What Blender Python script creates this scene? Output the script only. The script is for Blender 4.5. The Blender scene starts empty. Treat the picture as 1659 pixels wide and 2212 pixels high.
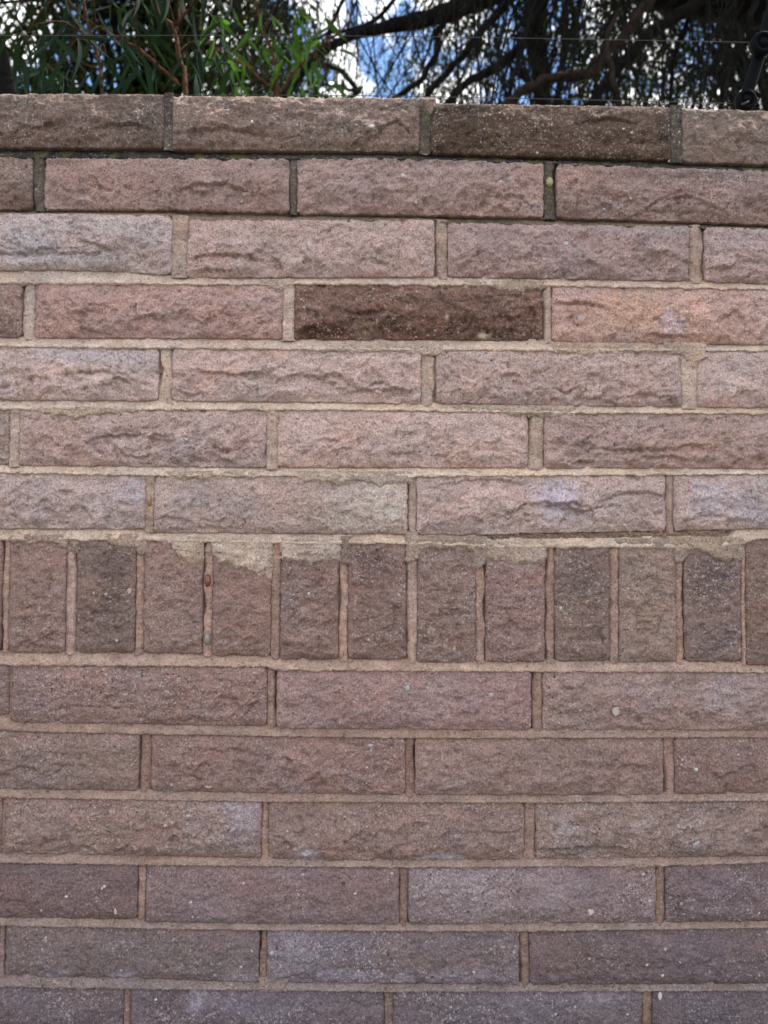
import bpy, math, random
import numpy as np
from mathutils import Vector, Euler
R = math.radians
rng = np.random.default_rng(7)
random.seed(7)
scene = bpy.context.scene
COL = scene.collection

# ------------------------------------------------------------------ camera, sky, sun, exposure
FPX = 2118.0                       # focal length in pixels of a 1659 x 2212 frame
CAM = Vector((0.0, -1.5, 1.25))
cam_d = bpy.data.cameras.new('camera')
cam = bpy.data.objects.new('camera', cam_d); COL.objects.link(cam)
cam.location = CAM
from mathutils import Matrix
cam.rotation_euler = (Matrix.Rotation(R(-0.6), 3, 'Z') @ Matrix.Rotation(R(92.2), 3, 'X') @ Matrix.Rotation(R(0.35), 3, 'Z')).to_euler()
cam_d.sensor_fit = 'VERTICAL'; cam_d.sensor_height = 36
cam_d.lens = 36 * FPX / 2212
cam_d.clip_start = 0.05; cam_d.clip_end = 2000
cam_d.dof.use_dof = True; cam_d.dof.focus_distance = 1.5; cam_d.dof.aperture_fstop = 5.6
scene.camera = cam
ROT = cam.rotation_euler.to_matrix()

SUN_EL = 60; SUN_AZ = 72           # the sun stands behind the wall, over the trees
world = bpy.data.worlds.new('World'); scene.world = world
world.use_nodes = True
wn = world.node_tree.nodes; wl = world.node_tree.links
wn.clear()
sky = wn.new('ShaderNodeTexSky'); sky.sky_type = 'NISHITA'; sky.sun_disc = False
sky.sun_elevation = R(SUN_EL); sky.sun_rotation = R(SUN_AZ)
sky.air_density = 1.0; sky.dust_density = 0.0; sky.ozone_density = 3.0; sky.altitude = 1500
bgn = wn.new('ShaderNodeBackground'); bgn.inputs['Strength'].default_value = 0.12
wo = wn.new('ShaderNodeOutputWorld')
wtc = wn.new('ShaderNodeTexCoord')
cn = wn.new('ShaderNodeTexNoise'); cn.inputs['Scale'].default_value = 11.0; cn.inputs['Detail'].default_value = 8.0; cn.inputs['Roughness'].default_value = 0.62
wl.new(wtc.outputs['Generated'], cn.inputs['Vector'])
cr_ = wn.new('ShaderNodeValToRGB'); cr_.color_ramp.elements[0].position = 0.45; cr_.color_ramp.elements[1].position = 0.52
wl.new(cn.outputs['Fac'], cr_.inputs[0])
cm = wn.new('ShaderNodeMix'); cm.data_type = 'RGBA'; cm.inputs[7].default_value = (9.0, 9.0, 9.0, 1)
wl.new(cr_.outputs[0], cm.inputs[0]); wl.new(sky.outputs[0], cm.inputs[6])
wl.new(cm.outputs[2], bgn.inputs['Color']); wl.new(bgn.outputs[0], wo.inputs['Surface'])
sun_d = bpy.data.lights.new('sun', 'SUN'); sun_d.energy = 3.5; sun_d.angle = R(0.53)
sun_d.color = (1.0, 0.94, 0.85)
sun = bpy.data.objects.new('sun', sun_d); COL.objects.link(sun)
sdir = Vector((math.sin(R(SUN_AZ)) * math.cos(R(SUN_EL)), math.cos(R(SUN_AZ)) * math.cos(R(SUN_EL)), math.sin(R(SUN_EL))))
sun.location = (1, 4, 8)
sun.rotation_euler = sdir.to_track_quat('Z', 'Y').to_euler()
scene.view_settings.view_transform = 'Standard'
scene.view_settings.look = 'None'
scene.view_settings.exposure = 1.42
scene.view_settings.gamma = 1
scene.view_settings.use_curve_mapping = False

# ------------------------------------------------------------------ helpers
def at(px, py, Y):
    """photo position (1659 x 2212 frame) to the world point at depth Y"""
    d = ROT @ Vector(((px - 829.5) / FPX, (1106 - py) / FPX, -1.0))
    k = (Y - CAM.y) / d.y
    return CAM + d * k
def wx(px, py=1100): return at(px, py, 0).x

def facets(X, Z, sx, sz, seed):
    """broken planes: every cell is a small tilted facet"""
    u = X / sx; v = Z / sz; iu = np.floor(u); iv = np.floor(v)
    best = np.full(u.shape, 9e9); out = np.zeros(u.shape)
    for a in (-1, 0, 1):
        for b in (-1, 0, 1):
            cu = iu + a; cv = iv + b
            px = cu + _hash(cu, cv, seed); pz = cv + _hash(cu, cv, seed + 1)
            d = (u - px) ** 2 + (v - pz) ** 2
            h = (_hash(cu, cv, seed + 2) - .5) * 1.0 + (_hash(cu, cv, seed + 3) - .5) * 1.3 * (u - px) + (_hash(cu, cv, seed + 4) - .35) * 1.5 * (v - pz)
            m = d < best; best = np.where(m, d, best); out = np.where(m, h, out)
    return out

def lin(c):
    c = np.asarray(c, float) / 255.0
    return np.where(c <= 0.04045, c / 12.92, ((c + 0.055) / 1.055) ** 2.4)

def _hash(ix, iy, seed):
    h = (ix.astype(np.int64) * 374761393 + iy.astype(np.int64) * 668265263 + int(seed) * 974634777) & 0xffffffff
    h = ((h ^ (h >> 13)) * 1274126177) & 0xffffffff
    h = ((h ^ (h >> 16)) * 2246822519) & 0xffffffff
    return ((h ^ (h >> 15)) & 0xffffff) / float(0xffffff)
def noise(x, y, seed=0):
    """gradient noise, about -1..1"""
    x = np.asarray(x, float); y = np.asarray(y, float)
    x, y = np.broadcast_arrays(x, y)
    ix = np.floor(x); iy = np.floor(y); fx = x - ix; fy = y - iy
    u = fx * fx * fx * (fx * (fx * 6 - 15) + 10); v = fy * fy * fy * (fy * (fy * 6 - 15) + 10)
    def g(a, b):
        t = _hash(ix + a, iy + b, seed) * 2 * np.pi
        return np.cos(t) * (fx - a) + np.sin(t) * (fy - b)
    return 1.5 * ((g(0, 0) * (1 - u) + g(1, 0) * u) * (1 - v) + (g(0, 1) * (1 - u) + g(1, 1) * u) * v)
def fbm(x, y, seed=0, octv=4, gain=0.5):
    s = 0; a = 1.0; n = 0
    for k in range(octv):
        s = s + a * noise(x * 2 ** k, y * 2 ** k, seed + 17 * k); n += a; a *= gain
    return s / n * 1.3
def ridged(x, y, seed=0, octv=3):
    s = 0; a = 1.0; n = 0
    for k in range(octv):
        s = s + a * (1 - 2 * np.abs(noise(x * 2 ** k, y * 2 ** k, seed + 31 * k))); n += a; a *= 0.5
    return s / n
def sstep(a, b, x):
    t = np.clip((x - a) / (b - a), 0, 1); return t * t * (3 - 2 * t)

def mesh_np(name, V, F, mat, parent=None, col=None, smooth=False, origin=None):
    """V (n,3), F list/array of equal-length faces -> one object"""
    V = np.asarray(V, np.float32); F = np.asarray(F, np.int32)
    if origin is None: origin = (V.min(0) + V.max(0)) / 2 if parent is not None and len(V) else np.zeros(3)
    origin = np.asarray(origin, np.float32)
    V = V - origin
    me = bpy.data.meshes.new(name)
    me.vertices.add(len(V)); me.vertices.foreach_set('co', V.ravel())
    k = F.shape[1]
    me.loops.add(F.size); me.loops.foreach_set('vertex_index', F.ravel())
    me.polygons.add(len(F)); me.polygons.foreach_set('loop_start', np.arange(0, F.size, k, dtype=np.int32))
    if smooth: me.polygons.foreach_set('use_smooth', np.ones(len(F), bool))
    if col is not None:
        a = me.color_attributes.new('Col', 'FLOAT_COLOR', 'POINT')
        c4 = np.ones((len(V), 4), np.float32); c4[:, :3] = col
        a.data.foreach_set('color', c4.ravel())
    me.update(calc_edges=True); me.validate()
    me.materials.append(mat)
    o = bpy.data.objects.new(name, me); COL.objects.link(o)
    o.location = Vector([float(t) for t in origin])
    if parent is not None:
        o.parent = parent
        o.location = Vector([float(t) for t in origin]) - parent.location
    return o
def thing(name, label, cat, loc=(0, 0, 0), group=None):
    o = bpy.data.objects.new(name, None); COL.objects.link(o)
    o.location = loc; o['label'] = label; o['category'] = cat
    o.empty_display_size = 0.1
    if group: o['group'] = group
    return o
def tag(o, label, cat, group=None):
    o['label'] = label; o['category'] = cat
    if group: o['group'] = group
    return o

class Geo:
    def __init__(s): s.V = []; s.F = []; s.n = 0
    def add(s, V, F):
        s.V.append(np.asarray(V, float)); s.F.append(np.asarray(F, int) + s.n); s.n += len(V)
    def build(s, name, mat, parent=None, smooth=True, kind=None):
        o = mesh_np(name, np.concatenate(s.V), np.concatenate(s.F), mat, parent, smooth=smooth)
        if kind: o['kind'] = kind
        return o
def tube(P, rad, sides=6, cap=True):
    """quads round a path; the ends close onto a point"""
    P = np.asarray(P, float); n = len(P)
    rad = np.broadcast_to(np.asarray(rad, float), (n,)).copy()
    T = np.gradient(P, axis=0); T /= np.linalg.norm(T, axis=1)[:, None] + 1e-9
    up = np.array([0.13, 1.0, 0.07]); A = np.cross(T, up); A /= np.linalg.norm(A, axis=1)[:, None] + 1e-9
    B = np.cross(T, A)
    if cap:
        P = np.concatenate([P[:1], P, P[-1:]]); A = np.concatenate([A[:1], A, A[-1:]]); B = np.concatenate([B[:1], B, B[-1:]])
        rad = np.concatenate([[rad[0] * .02], rad, [rad[-1] * .02]]); n += 2
    th = np.arange(sides) * 2 * np.pi / sides
    V = P[:, None] + rad[:, None, None] * (np.cos(th)[None, :, None] * A[:, None] + np.sin(th)[None, :, None] * B[:, None])
    i = np.arange(n - 1)[:, None] * sides; j = np.arange(sides)[None]; j2 = (j + 1) % sides
    F = np.stack([i + j, i + j2, i + sides + j2, i + sides + j], -1).reshape(-1, 4)
    return V.reshape(-1, 3), F
def smooth_path(P, n):
    P = np.asarray(P, float)
    t = np.concatenate([[0], np.cumsum(np.linalg.norm(np.diff(P, axis=0), axis=1))]); t /= t[-1]
    m = len(P); T = np.linspace(0, 1, n); out = np.zeros((n, P.shape[1]))
    for k, tt in enumerate(T):      # Catmull-Rom
        i = min(max(np.searchsorted(t, tt) - 1, 0), m - 2)
        u = (tt - t[i]) / (t[i + 1] - t[i] + 1e-9)
        p0 = P[max(i - 1, 0)]; p1 = P[i]; p2 = P[i + 1]; p3 = P[min(i + 2, m - 1)]
        out[k] = 0.5 * ((2 * p1) + (-p0 + p2) * u + (2 * p0 - 5 * p1 + 4 * p2 - p3) * u * u + (-p0 + 3 * p1 - 3 * p2 + p3) * u ** 3)
    return out

# ------------------------------------------------------------------ materials
def new_mat(name):
    m = bpy.data.materials.new(name); m.use_nodes = True
    nt = m.node_tree; b = nt.nodes['Principled BSDF']
    return m, nt, b
def N(nt, t, **kw):
    n = nt.nodes.new(t)
    for k, v in kw.items():
        if k in n.inputs.keys(): n.inputs[k].default_value = v
        else: setattr(n, k, v)
    return n
def ramp(nt, src, stops, interp='LINEAR'):
    r = nt.nodes.new('ShaderNodeValToRGB'); r.color_ramp.interpolation = interp
    e = r.color_ramp.elements
    while len(e) < len(stops): e.new(0.5)
    for k, (p, c) in enumerate(stops):
        e[k].position = p; e[k].color = (*c, 1) if not np.isscalar(c) else (c, c, c, 1)
    nt.links.new(src, r.inputs[0]); return r.outputs[0]
def mixc(nt, fac, a, b, mode='MIX'):
    m = nt.nodes.new('ShaderNodeMix'); m.data_type = 'RGBA'; m.blend_type = mode
    for s, k in ((fac, 0), (a, 6), (b, 7)):
        if hasattr(s, 'links'): nt.links.new(s, m.inputs[k])
        else: m.inputs[k].default_value = s if k == 0 else (*s, 1)
    return m.outputs[2]
def math_n(nt, op, a, b=None):
    m = nt.nodes.new('ShaderNodeMath'); m.operation = op
    for s, k in ((a, 0), (b, 1)):
        if s is None: continue
        if hasattr(s, 'links'): nt.links.new(s, m.inputs[k])
        else: m.inputs[k].default_value = s
    return m.outputs[0]
def coords(nt):
    tc = nt.nodes.new('ShaderNodeTexCoord'); oi = nt.nodes.new('ShaderNodeObjectInfo')
    cx = nt.nodes.new('ShaderNodeCombineXYZ')
    k = math_n(nt, 'MULTIPLY', oi.outputs['Random'], 37.0)
    nt.links.new(k, cx.inputs[0]); nt.links.new(k, cx.inputs[2])
    va = nt.nodes.new('ShaderNodeVectorMath'); va.operation = 'ADD'
    nt.links.new(tc.outputs['Object'], va.inputs[0]); nt.links.new(cx.outputs[0], va.inputs[1])
    return va.outputs[0]

def masonry(name, grain=1.0, speck=1.0, bump=1.0):
    m, nt, b = new_mat(name); L = nt.links
    co = coords(nt)
    at_ = N(nt, 'ShaderNodeAttribute', attribute_name='Col')
    n1 = N(nt, 'ShaderNodeTexNoise', Scale=360.0, Detail=3.0, Roughness=0.8); L.new(co, n1.inputs['Vector'])
    n2 = N(nt, 'ShaderNodeTexNoise', Scale=48.0, Detail=4.0, Roughness=0.65); L.new(co, n2.inputs['Vector'])
    oi2 = nt.nodes.new('ShaderNodeObjectInfo')
    vary = math_n(nt, 'ADD', 0.6, math_n(nt, 'MULTIPLY', oi2.outputs['Random'], 0.75))
    n5 = N(nt, 'ShaderNodeTexNoise', Scale=16.0, Detail=2.0); L.new(co, n5.inputs['Vector'])
    vary = math_n(nt, 'MULTIPLY', vary, ramp(nt, n5.outputs['Fac'], [(0.35, 0.35), (0.62, 1.25)]))
    g1 = ramp(nt, n1.outputs['Fac'], [(0.32, 1 - 0.52 * grain), (0.5, 1.0), (0.68, 1 + 0.42 * grain)])
    g2 = ramp(nt, n2.outputs['Fac'], [(0.3, (0.84, 0.83, 0.84)), (0.5, (1.0, 1.0, 1.0)), (0.7, (1.15, 1.12, 1.08))])
    c = mixc(nt, 1.0, at_.outputs['Color'], g1, 'MULTIPLY')
    c = mixc(nt, 1.0, c, g2, 'MULTIPLY')
    # pale chips of aggregate of two sizes, and dark pin holes
    wv = N(nt, 'ShaderNodeTexNoise', Scale=420.0, Detail=2.0); L.new(co, wv.inputs['Vector'])
    ws = nt.nodes.new('ShaderNodeVectorMath'); ws.operation = 'SCALE'; L.new(wv.outputs['Color'], ws.inputs[0]); ws.inputs[3].default_value = 0.006
    wa = nt.nodes.new('ShaderNodeVectorMath'); wa.operation = 'ADD'; L.new(co, wa.inputs[0]); L.new(ws.outputs[0], wa.inputs[1])
    def cells(scale, thr, dmax):
        v = N(nt, 'ShaderNodeTexVoronoi', Scale=scale); L.new(wa.outputs[0], v.inputs['Vector'])
        sx = nt.nodes.new('ShaderNodeSeparateColor'); L.new(v.outputs['Color'], sx.inputs[0])
        a = math_n(nt, 'GREATER_THAN', sx.outputs[0], thr)
        d = math_n(nt, 'LESS_THAN', v.outputs['Distance'], dmax)
        return math_n(nt, 'MULTIPLY', a, d), sx.outputs[1]
    c0 = c
    f1, r1 = cells(330.0, 0.76, 0.44)
    pale = mixc(nt, 0.5, c0, (0.62, 0.59, 0.58))
    c = mixc(nt, math_n(nt, 'MULTIPLY', math_n(nt, 'MULTIPLY', f1, vary), 0.75 * speck), c, pale)
    f2, r2 = cells(190.0, 0.90, 0.34)
    pale2 = mixc(nt, 0.62, c0, (0.58, 0.55, 0.54))
    c = mixc(nt, math_n(nt, 'MULTIPLY', math_n(nt, 'MULTIPLY', f2, vary), 0.8 * speck), c, pale2)
    f3, r3 = cells(230.0, 0.88, 0.34)
    dk = mixc(nt, 0.72, c0, (0.03, 0.025, 0.022))
    c = mixc(nt, math_n(nt, 'MULTIPLY', math_n(nt, 'MULTIPLY', f3, vary), 0.8 * speck), c, dk)
    L.new(c, b.inputs['Base Color'])
    b.inputs['Roughness'].default_value = 0.93
    b.inputs['Specular IOR Level'].default_value = 0.2
    n3 = N(nt, 'ShaderNodeTexNoise', Scale=420.0, Detail=4.0, Roughness=0.8); L.new(co, n3.inputs['Vector'])
    n4 = N(nt, 'ShaderNodeTexVoronoi', Scale=190.0); L.new(co, n4.inputs['Vector'])
    h = math_n(nt, 'ADD', n3.outputs['Fac'], math_n(nt, 'MULTIPLY', n4.outputs['Distance'], 0.6))
    h = math_n(nt, 'SUBTRACT', h, math_n(nt, 'MULTIPLY', f3, 0.5))
    bp = N(nt, 'ShaderNodeBump', Strength=1.0 * bump, Distance=0.0036); L.new(h, bp.inputs['Height'])
    L.new(bp.outputs[0], b.inputs['Normal'])
    return m
M_BRICK = masonry('split_face_concrete')
M_MORTAR = masonry('lime_mortar', grain=0.75, speck=0.6, bump=1.0)
M_SMEAR = masonry('mortar_slop', grain=0.9, speck=0.7, bump=1.3)

def bark(name, c1, c2, scale=30):
    m, nt, b = new_mat(name); L = nt.links
    tc = nt.nodes.new('ShaderNodeTexCoord')
    n = N(nt, 'ShaderNodeTexNoise', Scale=float(scale), Detail=5.0, Roughness=0.65); L.new(tc.outputs['Object'], n.inputs['Vector'])
    L.new(ramp(nt, n.outputs['Fac'], [(0.35, c1), (0.68, c2)]), b.inputs['Base Color'])
    b.inputs['Roughness'].default_value = 0.9
    b.inputs['Specular IOR Level'].default_value = 0.15
    bp = N(nt, 'ShaderNodeBump', Strength=0.8, Distance=0.01); L.new(n.outputs['Fac'], bp.inputs['Height']); L.new(bp.outputs[0], b.inputs['Normal'])
    return m
M_BARK = bark('dark_bark', (0.003, 0.0025, 0.0022), (0.010, 0.008, 0.007))
M_BARKR = bark('reddish_bark', (0.008, 0.0055, 0.0045), (0.035, 0.02, 0.013))
M_STEM = bark('red_brown_stem', (0.03, 0.013, 0.007), (0.09, 0.038, 0.018), 60)

def leaf_mat(name, c1, c2, trans=0.35, tcol=None, scale=3.0):
    m, nt, b = new_mat(name); L = nt.links
    g = nt.nodes.new('ShaderNodeNewGeometry'); oi = nt.nodes.new('ShaderNodeObjectInfo')
    f = math_n(nt, 'FRACT', math_n(nt, 'ADD', g.outputs['Random Per Island'], oi.outputs['Random']))
    c = mixc(nt, f, c1, c2)
    L.new(c, b.inputs['Base Color']); b.inputs['Roughness'].default_value = 0.8
    b.inputs['Specular IOR Level'].default_value = 0.08
    tr = nt.nodes.new('ShaderNodeBsdfTranslucent')
    tcol = tcol or tuple(min(1, 3 * t) for t in c2)
    tr.inputs['Color'].default_value = (*tcol, 1)
    mx = nt.nodes.new('ShaderNodeMixShader'); mx.inputs[0].default_value = trans
    L.new(b.outputs[0], mx.inputs[1]); L.new(tr.outputs[0], mx.inputs[2])
    L.new(mx.outputs[0], nt.nodes['Material Output'].inputs['Surface'])
    return m
M_GUM = leaf_mat('gum_leaf', (0.003, 0.008, 0.0055), (0.007, 0.015, 0.009), 0.05, (0.08, 0.20, 0.04))
M_LIT = leaf_mat('bright_leaf', (0.008, 0.02, 0.007), (0.02, 0.045, 0.010), 0.25, (0.18, 0.42, 0.03))
M_DARKLEAF = leaf_mat('dark_needle', (0.006, 0.009, 0.005), (0.014, 0.02, 0.008), 0.12, (0.08, 0.12, 0.03))
M_FAR = leaf_mat('far_foliage', (0.004, 0.007, 0.003), (0.02, 0.028, 0.008), 0.22, (0.11, 0.17, 0.025))

def metal(name, c, rough=0.45, met=0.0):
    m, nt, b = new_mat(name)
    n = N(nt, 'ShaderNodeTexNoise', Scale=90.0, Detail=4.0)
    r = ramp(nt, n.outputs['Fac'], [(0.3, tuple(0.75 * t for t in c)), (0.7, tuple(1.25 * t for t in c))])
    nt.links.new(r, b.inputs['Base Color']); b.inputs['Roughness'].default_value = rough; b.inputs['Metallic'].default_value = met; b.inputs['Specular IOR Level'].default_value = 0.04
    return m
M_POST = metal('dark_coated_metal', (0.0035, 0.0045, 0.006), 0.7)
M_WIRE = metal('galvanised_wire', (0.06, 0.058, 0.055), 0.7, 0.0)

# ------------------------------------------------------------------ ground
def ground():
    m, nt, b = new_mat('dry_garden_soil'); L = nt.links
    tc = nt.nodes.new('ShaderNodeTexCoord')
    n = N(nt, 'ShaderNodeTexNoise', Scale=6.0, Detail=8.0, Roughness=0.7); L.new(tc.outputs['Object'], n.inputs['Vector'])
    L.new(ramp(nt, n.outputs['Fac'], [(0.3, (0.035, 0.03, 0.022)), (0.7, (0.10, 0.085, 0.06))]), b.inputs['Base Color'])
    b.inputs['Roughness'].default_value = 0.95
    bp = N(nt, 'ShaderNodeBump', Strength=0.6, Distance=0.03); L.new(n.outputs['Fac'], bp.inputs['Height']); L.new(bp.outputs[0], b.inputs['Normal'])
    s = 400; k = 60
    g = np.linspace(-1, 1, k); g = np.sign(g) * np.abs(g) ** 3 * s
    X, Y = np.meshgrid(g, g); Z = 0.03 * noise(X * .7, Y * .7, 5)
    i = np.arange(k - 1)[:, None] * k + np.arange(k - 1)[None]
    o = mesh_np('ground', np.stack([X, Y, Z], -1).reshape(-1, 3), np.stack([i, i + 1, i + k + 1, i + k], -1).reshape(-1, 4), m, smooth=True)
    o['kind'] = 'structure'
ground()

# ------------------------------------------------------------------ the wall: courses read off the photograph
# per course: bricks as (x left, x right), upper and lower edge lines
COURSES = [
 ([(-190,355),(372,907),(929,1449),(1472,2015)],
  [(0,202),(355,204),(372,207),(907,213),(929,223),(1449,231),(1472,234),(1659,240)],
  [(0,318),(355,320),(372,323),(907,328),(929,331),(1449,346),(1472,350),(1659,355)]),
 ([(-475,70),(97,625),(642,1174),(1202,1740)],
  [(0,338),(97,341),(625,343),(829,341),(1174,352),(1300,357),(1659,369)],
  [(0,452),(372,453),(625,460),(829,463),(1174,469),(1429,477),(1659,485)]),
 ([(-170,372),(405,939),(967,1489),(1522,2060)],
  [(0,461),(372,465),(405,475),(939,475),(967,481),(1489,489),(1659,495)],
  [(0,584),(200,584),(372,594),(405,600),(939,599),(967,598),(1489,607),(1659,613)]),
 ([(-500,47),(77,612),(635,1172),(1192,1735)],
  [(0,612),(612,615),(635,613),(1172,617),(1192,617),(1659,625)],
  [(0,729),(612,732),(635,733),(1172,735),(1192,738),(1659,745)]),
 ([(-205,342),(372,909),(942,1472),(1505,2045)],
  [(0,748),(342,752),(372,752),(909,757),(942,756),(1659,757)],
  [(0,864),(372,866),(830,871),(1659,881)]),
 ([(-525,22),(42,577),(599,1140),(1175,1720)],
  [(0,882),(40,883),(830,885),(1175,891),(1659,892)],
  [(0,1003),(40,1005),(577,1010),(1140,1010),(1659,1012)]),
 ([(-230,315),(332,880),(900,1437),(1455,2000)],
  [(0,1020),(332,1026),(880,1028),(1437,1024),(1659,1022)],
  [(0,1142),(315,1143),(332,1150),(880,1154),(1000,1155),(1437,1147),(1659,1142)]),
 None,
 ([(-530,20),(25,577),(598,1147),(1172,1725)],
  [(0,1435),(577,1438),(598,1446),(1147,1449),(1659,1450)],
  [(0,1543),(20,1546),(25,1560),(577,1568),(598,1573),(1147,1577),(1172,1576),(1659,1577)]),
 ([(-250,300),(327,875),(897,1432),(1457,2005)],
  [(0,1576),(300,1583),(875,1592),(1659,1590)],
  [(0,1703),(300,1708),(875,1717),(1300,1717),(1659,1712)]),
 ([(-545,5),(10,565),(580,1132),(1157,1715)],
  [(0,1720),(565,1729),(1132,1731),(1659,1727)],
  [(0,1843),(565,1853),(700,1858),(1132,1856),(1400,1852),(1659,1849)]),
 ([(-250,297),(315,862),(882,1417),(1437,1990)],
  [(0,1860),(297,1865),(862,1870),(1417,1867),(1659,1860)],
  [(0,1981),(297,1986),(315,1992),(575,1995),(862,1997),(1417,1992),(1659,1989)]),
 ([(-555,-2),(12,560),(577,1122),(1144,1700)],
  [(0,1996),(560,2005),(1122,2008),(1659,2000)],
  [(0,2108),(250,2112),(560,2122),(1122,2127),(1659,2124)]),
 ([(-285,267),(282,829),(849,1387),(1409,1965)],
  [(0,2128),(267,2132),(829,2138),(1387,2137),(1659,2136)],
  [(0,2250),(829,2258),(1659,2256)]),
]
SOLD = [(-110,3,1168,1413),(20,142,1170,1413),(166,292,1168,1413),(311,438,1170,1413),(459,585,1172,1418),(606,731,1175,1425),
        (752,877,1172,1424),(902,1027,1175,1430),(1049,1177,1180,1428),(1198,1317,1178,1425),(1337,1460,1178,1427),(1478,1600,1180,1425),(1611,1735,1152,1433)]
XL, XR = -1.72, 1.72
DEEP = 0.19

# brick colours with the wall's light falloff in them (sRGB readings), left to right
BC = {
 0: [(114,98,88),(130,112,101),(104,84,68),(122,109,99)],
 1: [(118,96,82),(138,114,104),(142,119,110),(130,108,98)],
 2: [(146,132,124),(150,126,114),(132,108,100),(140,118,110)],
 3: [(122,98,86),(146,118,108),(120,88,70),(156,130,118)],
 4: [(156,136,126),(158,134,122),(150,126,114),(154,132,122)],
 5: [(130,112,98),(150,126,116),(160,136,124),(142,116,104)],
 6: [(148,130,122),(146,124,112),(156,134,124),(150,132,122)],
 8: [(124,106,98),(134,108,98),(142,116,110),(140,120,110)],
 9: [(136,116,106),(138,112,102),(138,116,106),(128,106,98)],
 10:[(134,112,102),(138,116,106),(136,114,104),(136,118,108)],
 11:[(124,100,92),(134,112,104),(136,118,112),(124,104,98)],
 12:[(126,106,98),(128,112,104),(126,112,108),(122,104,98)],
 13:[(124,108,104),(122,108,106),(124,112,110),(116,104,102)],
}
BS = [(126,102,92),(134,110,100),(108,92,84),(134,110,100),(130,104,94),(124,102,94),(116,94,86),(124,104,94),(130,104,98),(110,94,86),(136,118,104),(106,92,86),(108,90,80)]
LIGHT = np.array([1.12, 1.075, 1.11])     # albedo per photographed brightness

def albedo(rgb): return lin(rgb) * LIGHT

# patches of colour on the blocks: (px, py, rx, ry, rgb, strength)
ROW_LIGHT = {0: 6, 1: 23, 2: 35, 3: 31, 4: 37, 5: 33, 6: 32, 8: 14, 9: 9, 10: 7, 11: 2, 12: -5, 13: -10}  # row offsets: light falloff down the wall put into the base colours
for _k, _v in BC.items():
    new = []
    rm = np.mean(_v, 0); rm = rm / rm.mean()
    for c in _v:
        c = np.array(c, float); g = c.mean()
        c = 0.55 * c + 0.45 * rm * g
        c = g + (c - g) * 1.04 + ROW_LIGHT[_k] * (0.5 if g < 95 else 1.0)
        if _k >= 11: c = c + np.array([-4, -1, 3])  # lowest rows also tinted cooler, part of the painted falloff
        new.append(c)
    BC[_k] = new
_m = np.mean(BS, 0)
BS = [0.55 * np.array(c, float) + 0.45 * _m + 17 + np.array([2, 0, -2]) for c in BS]

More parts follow.
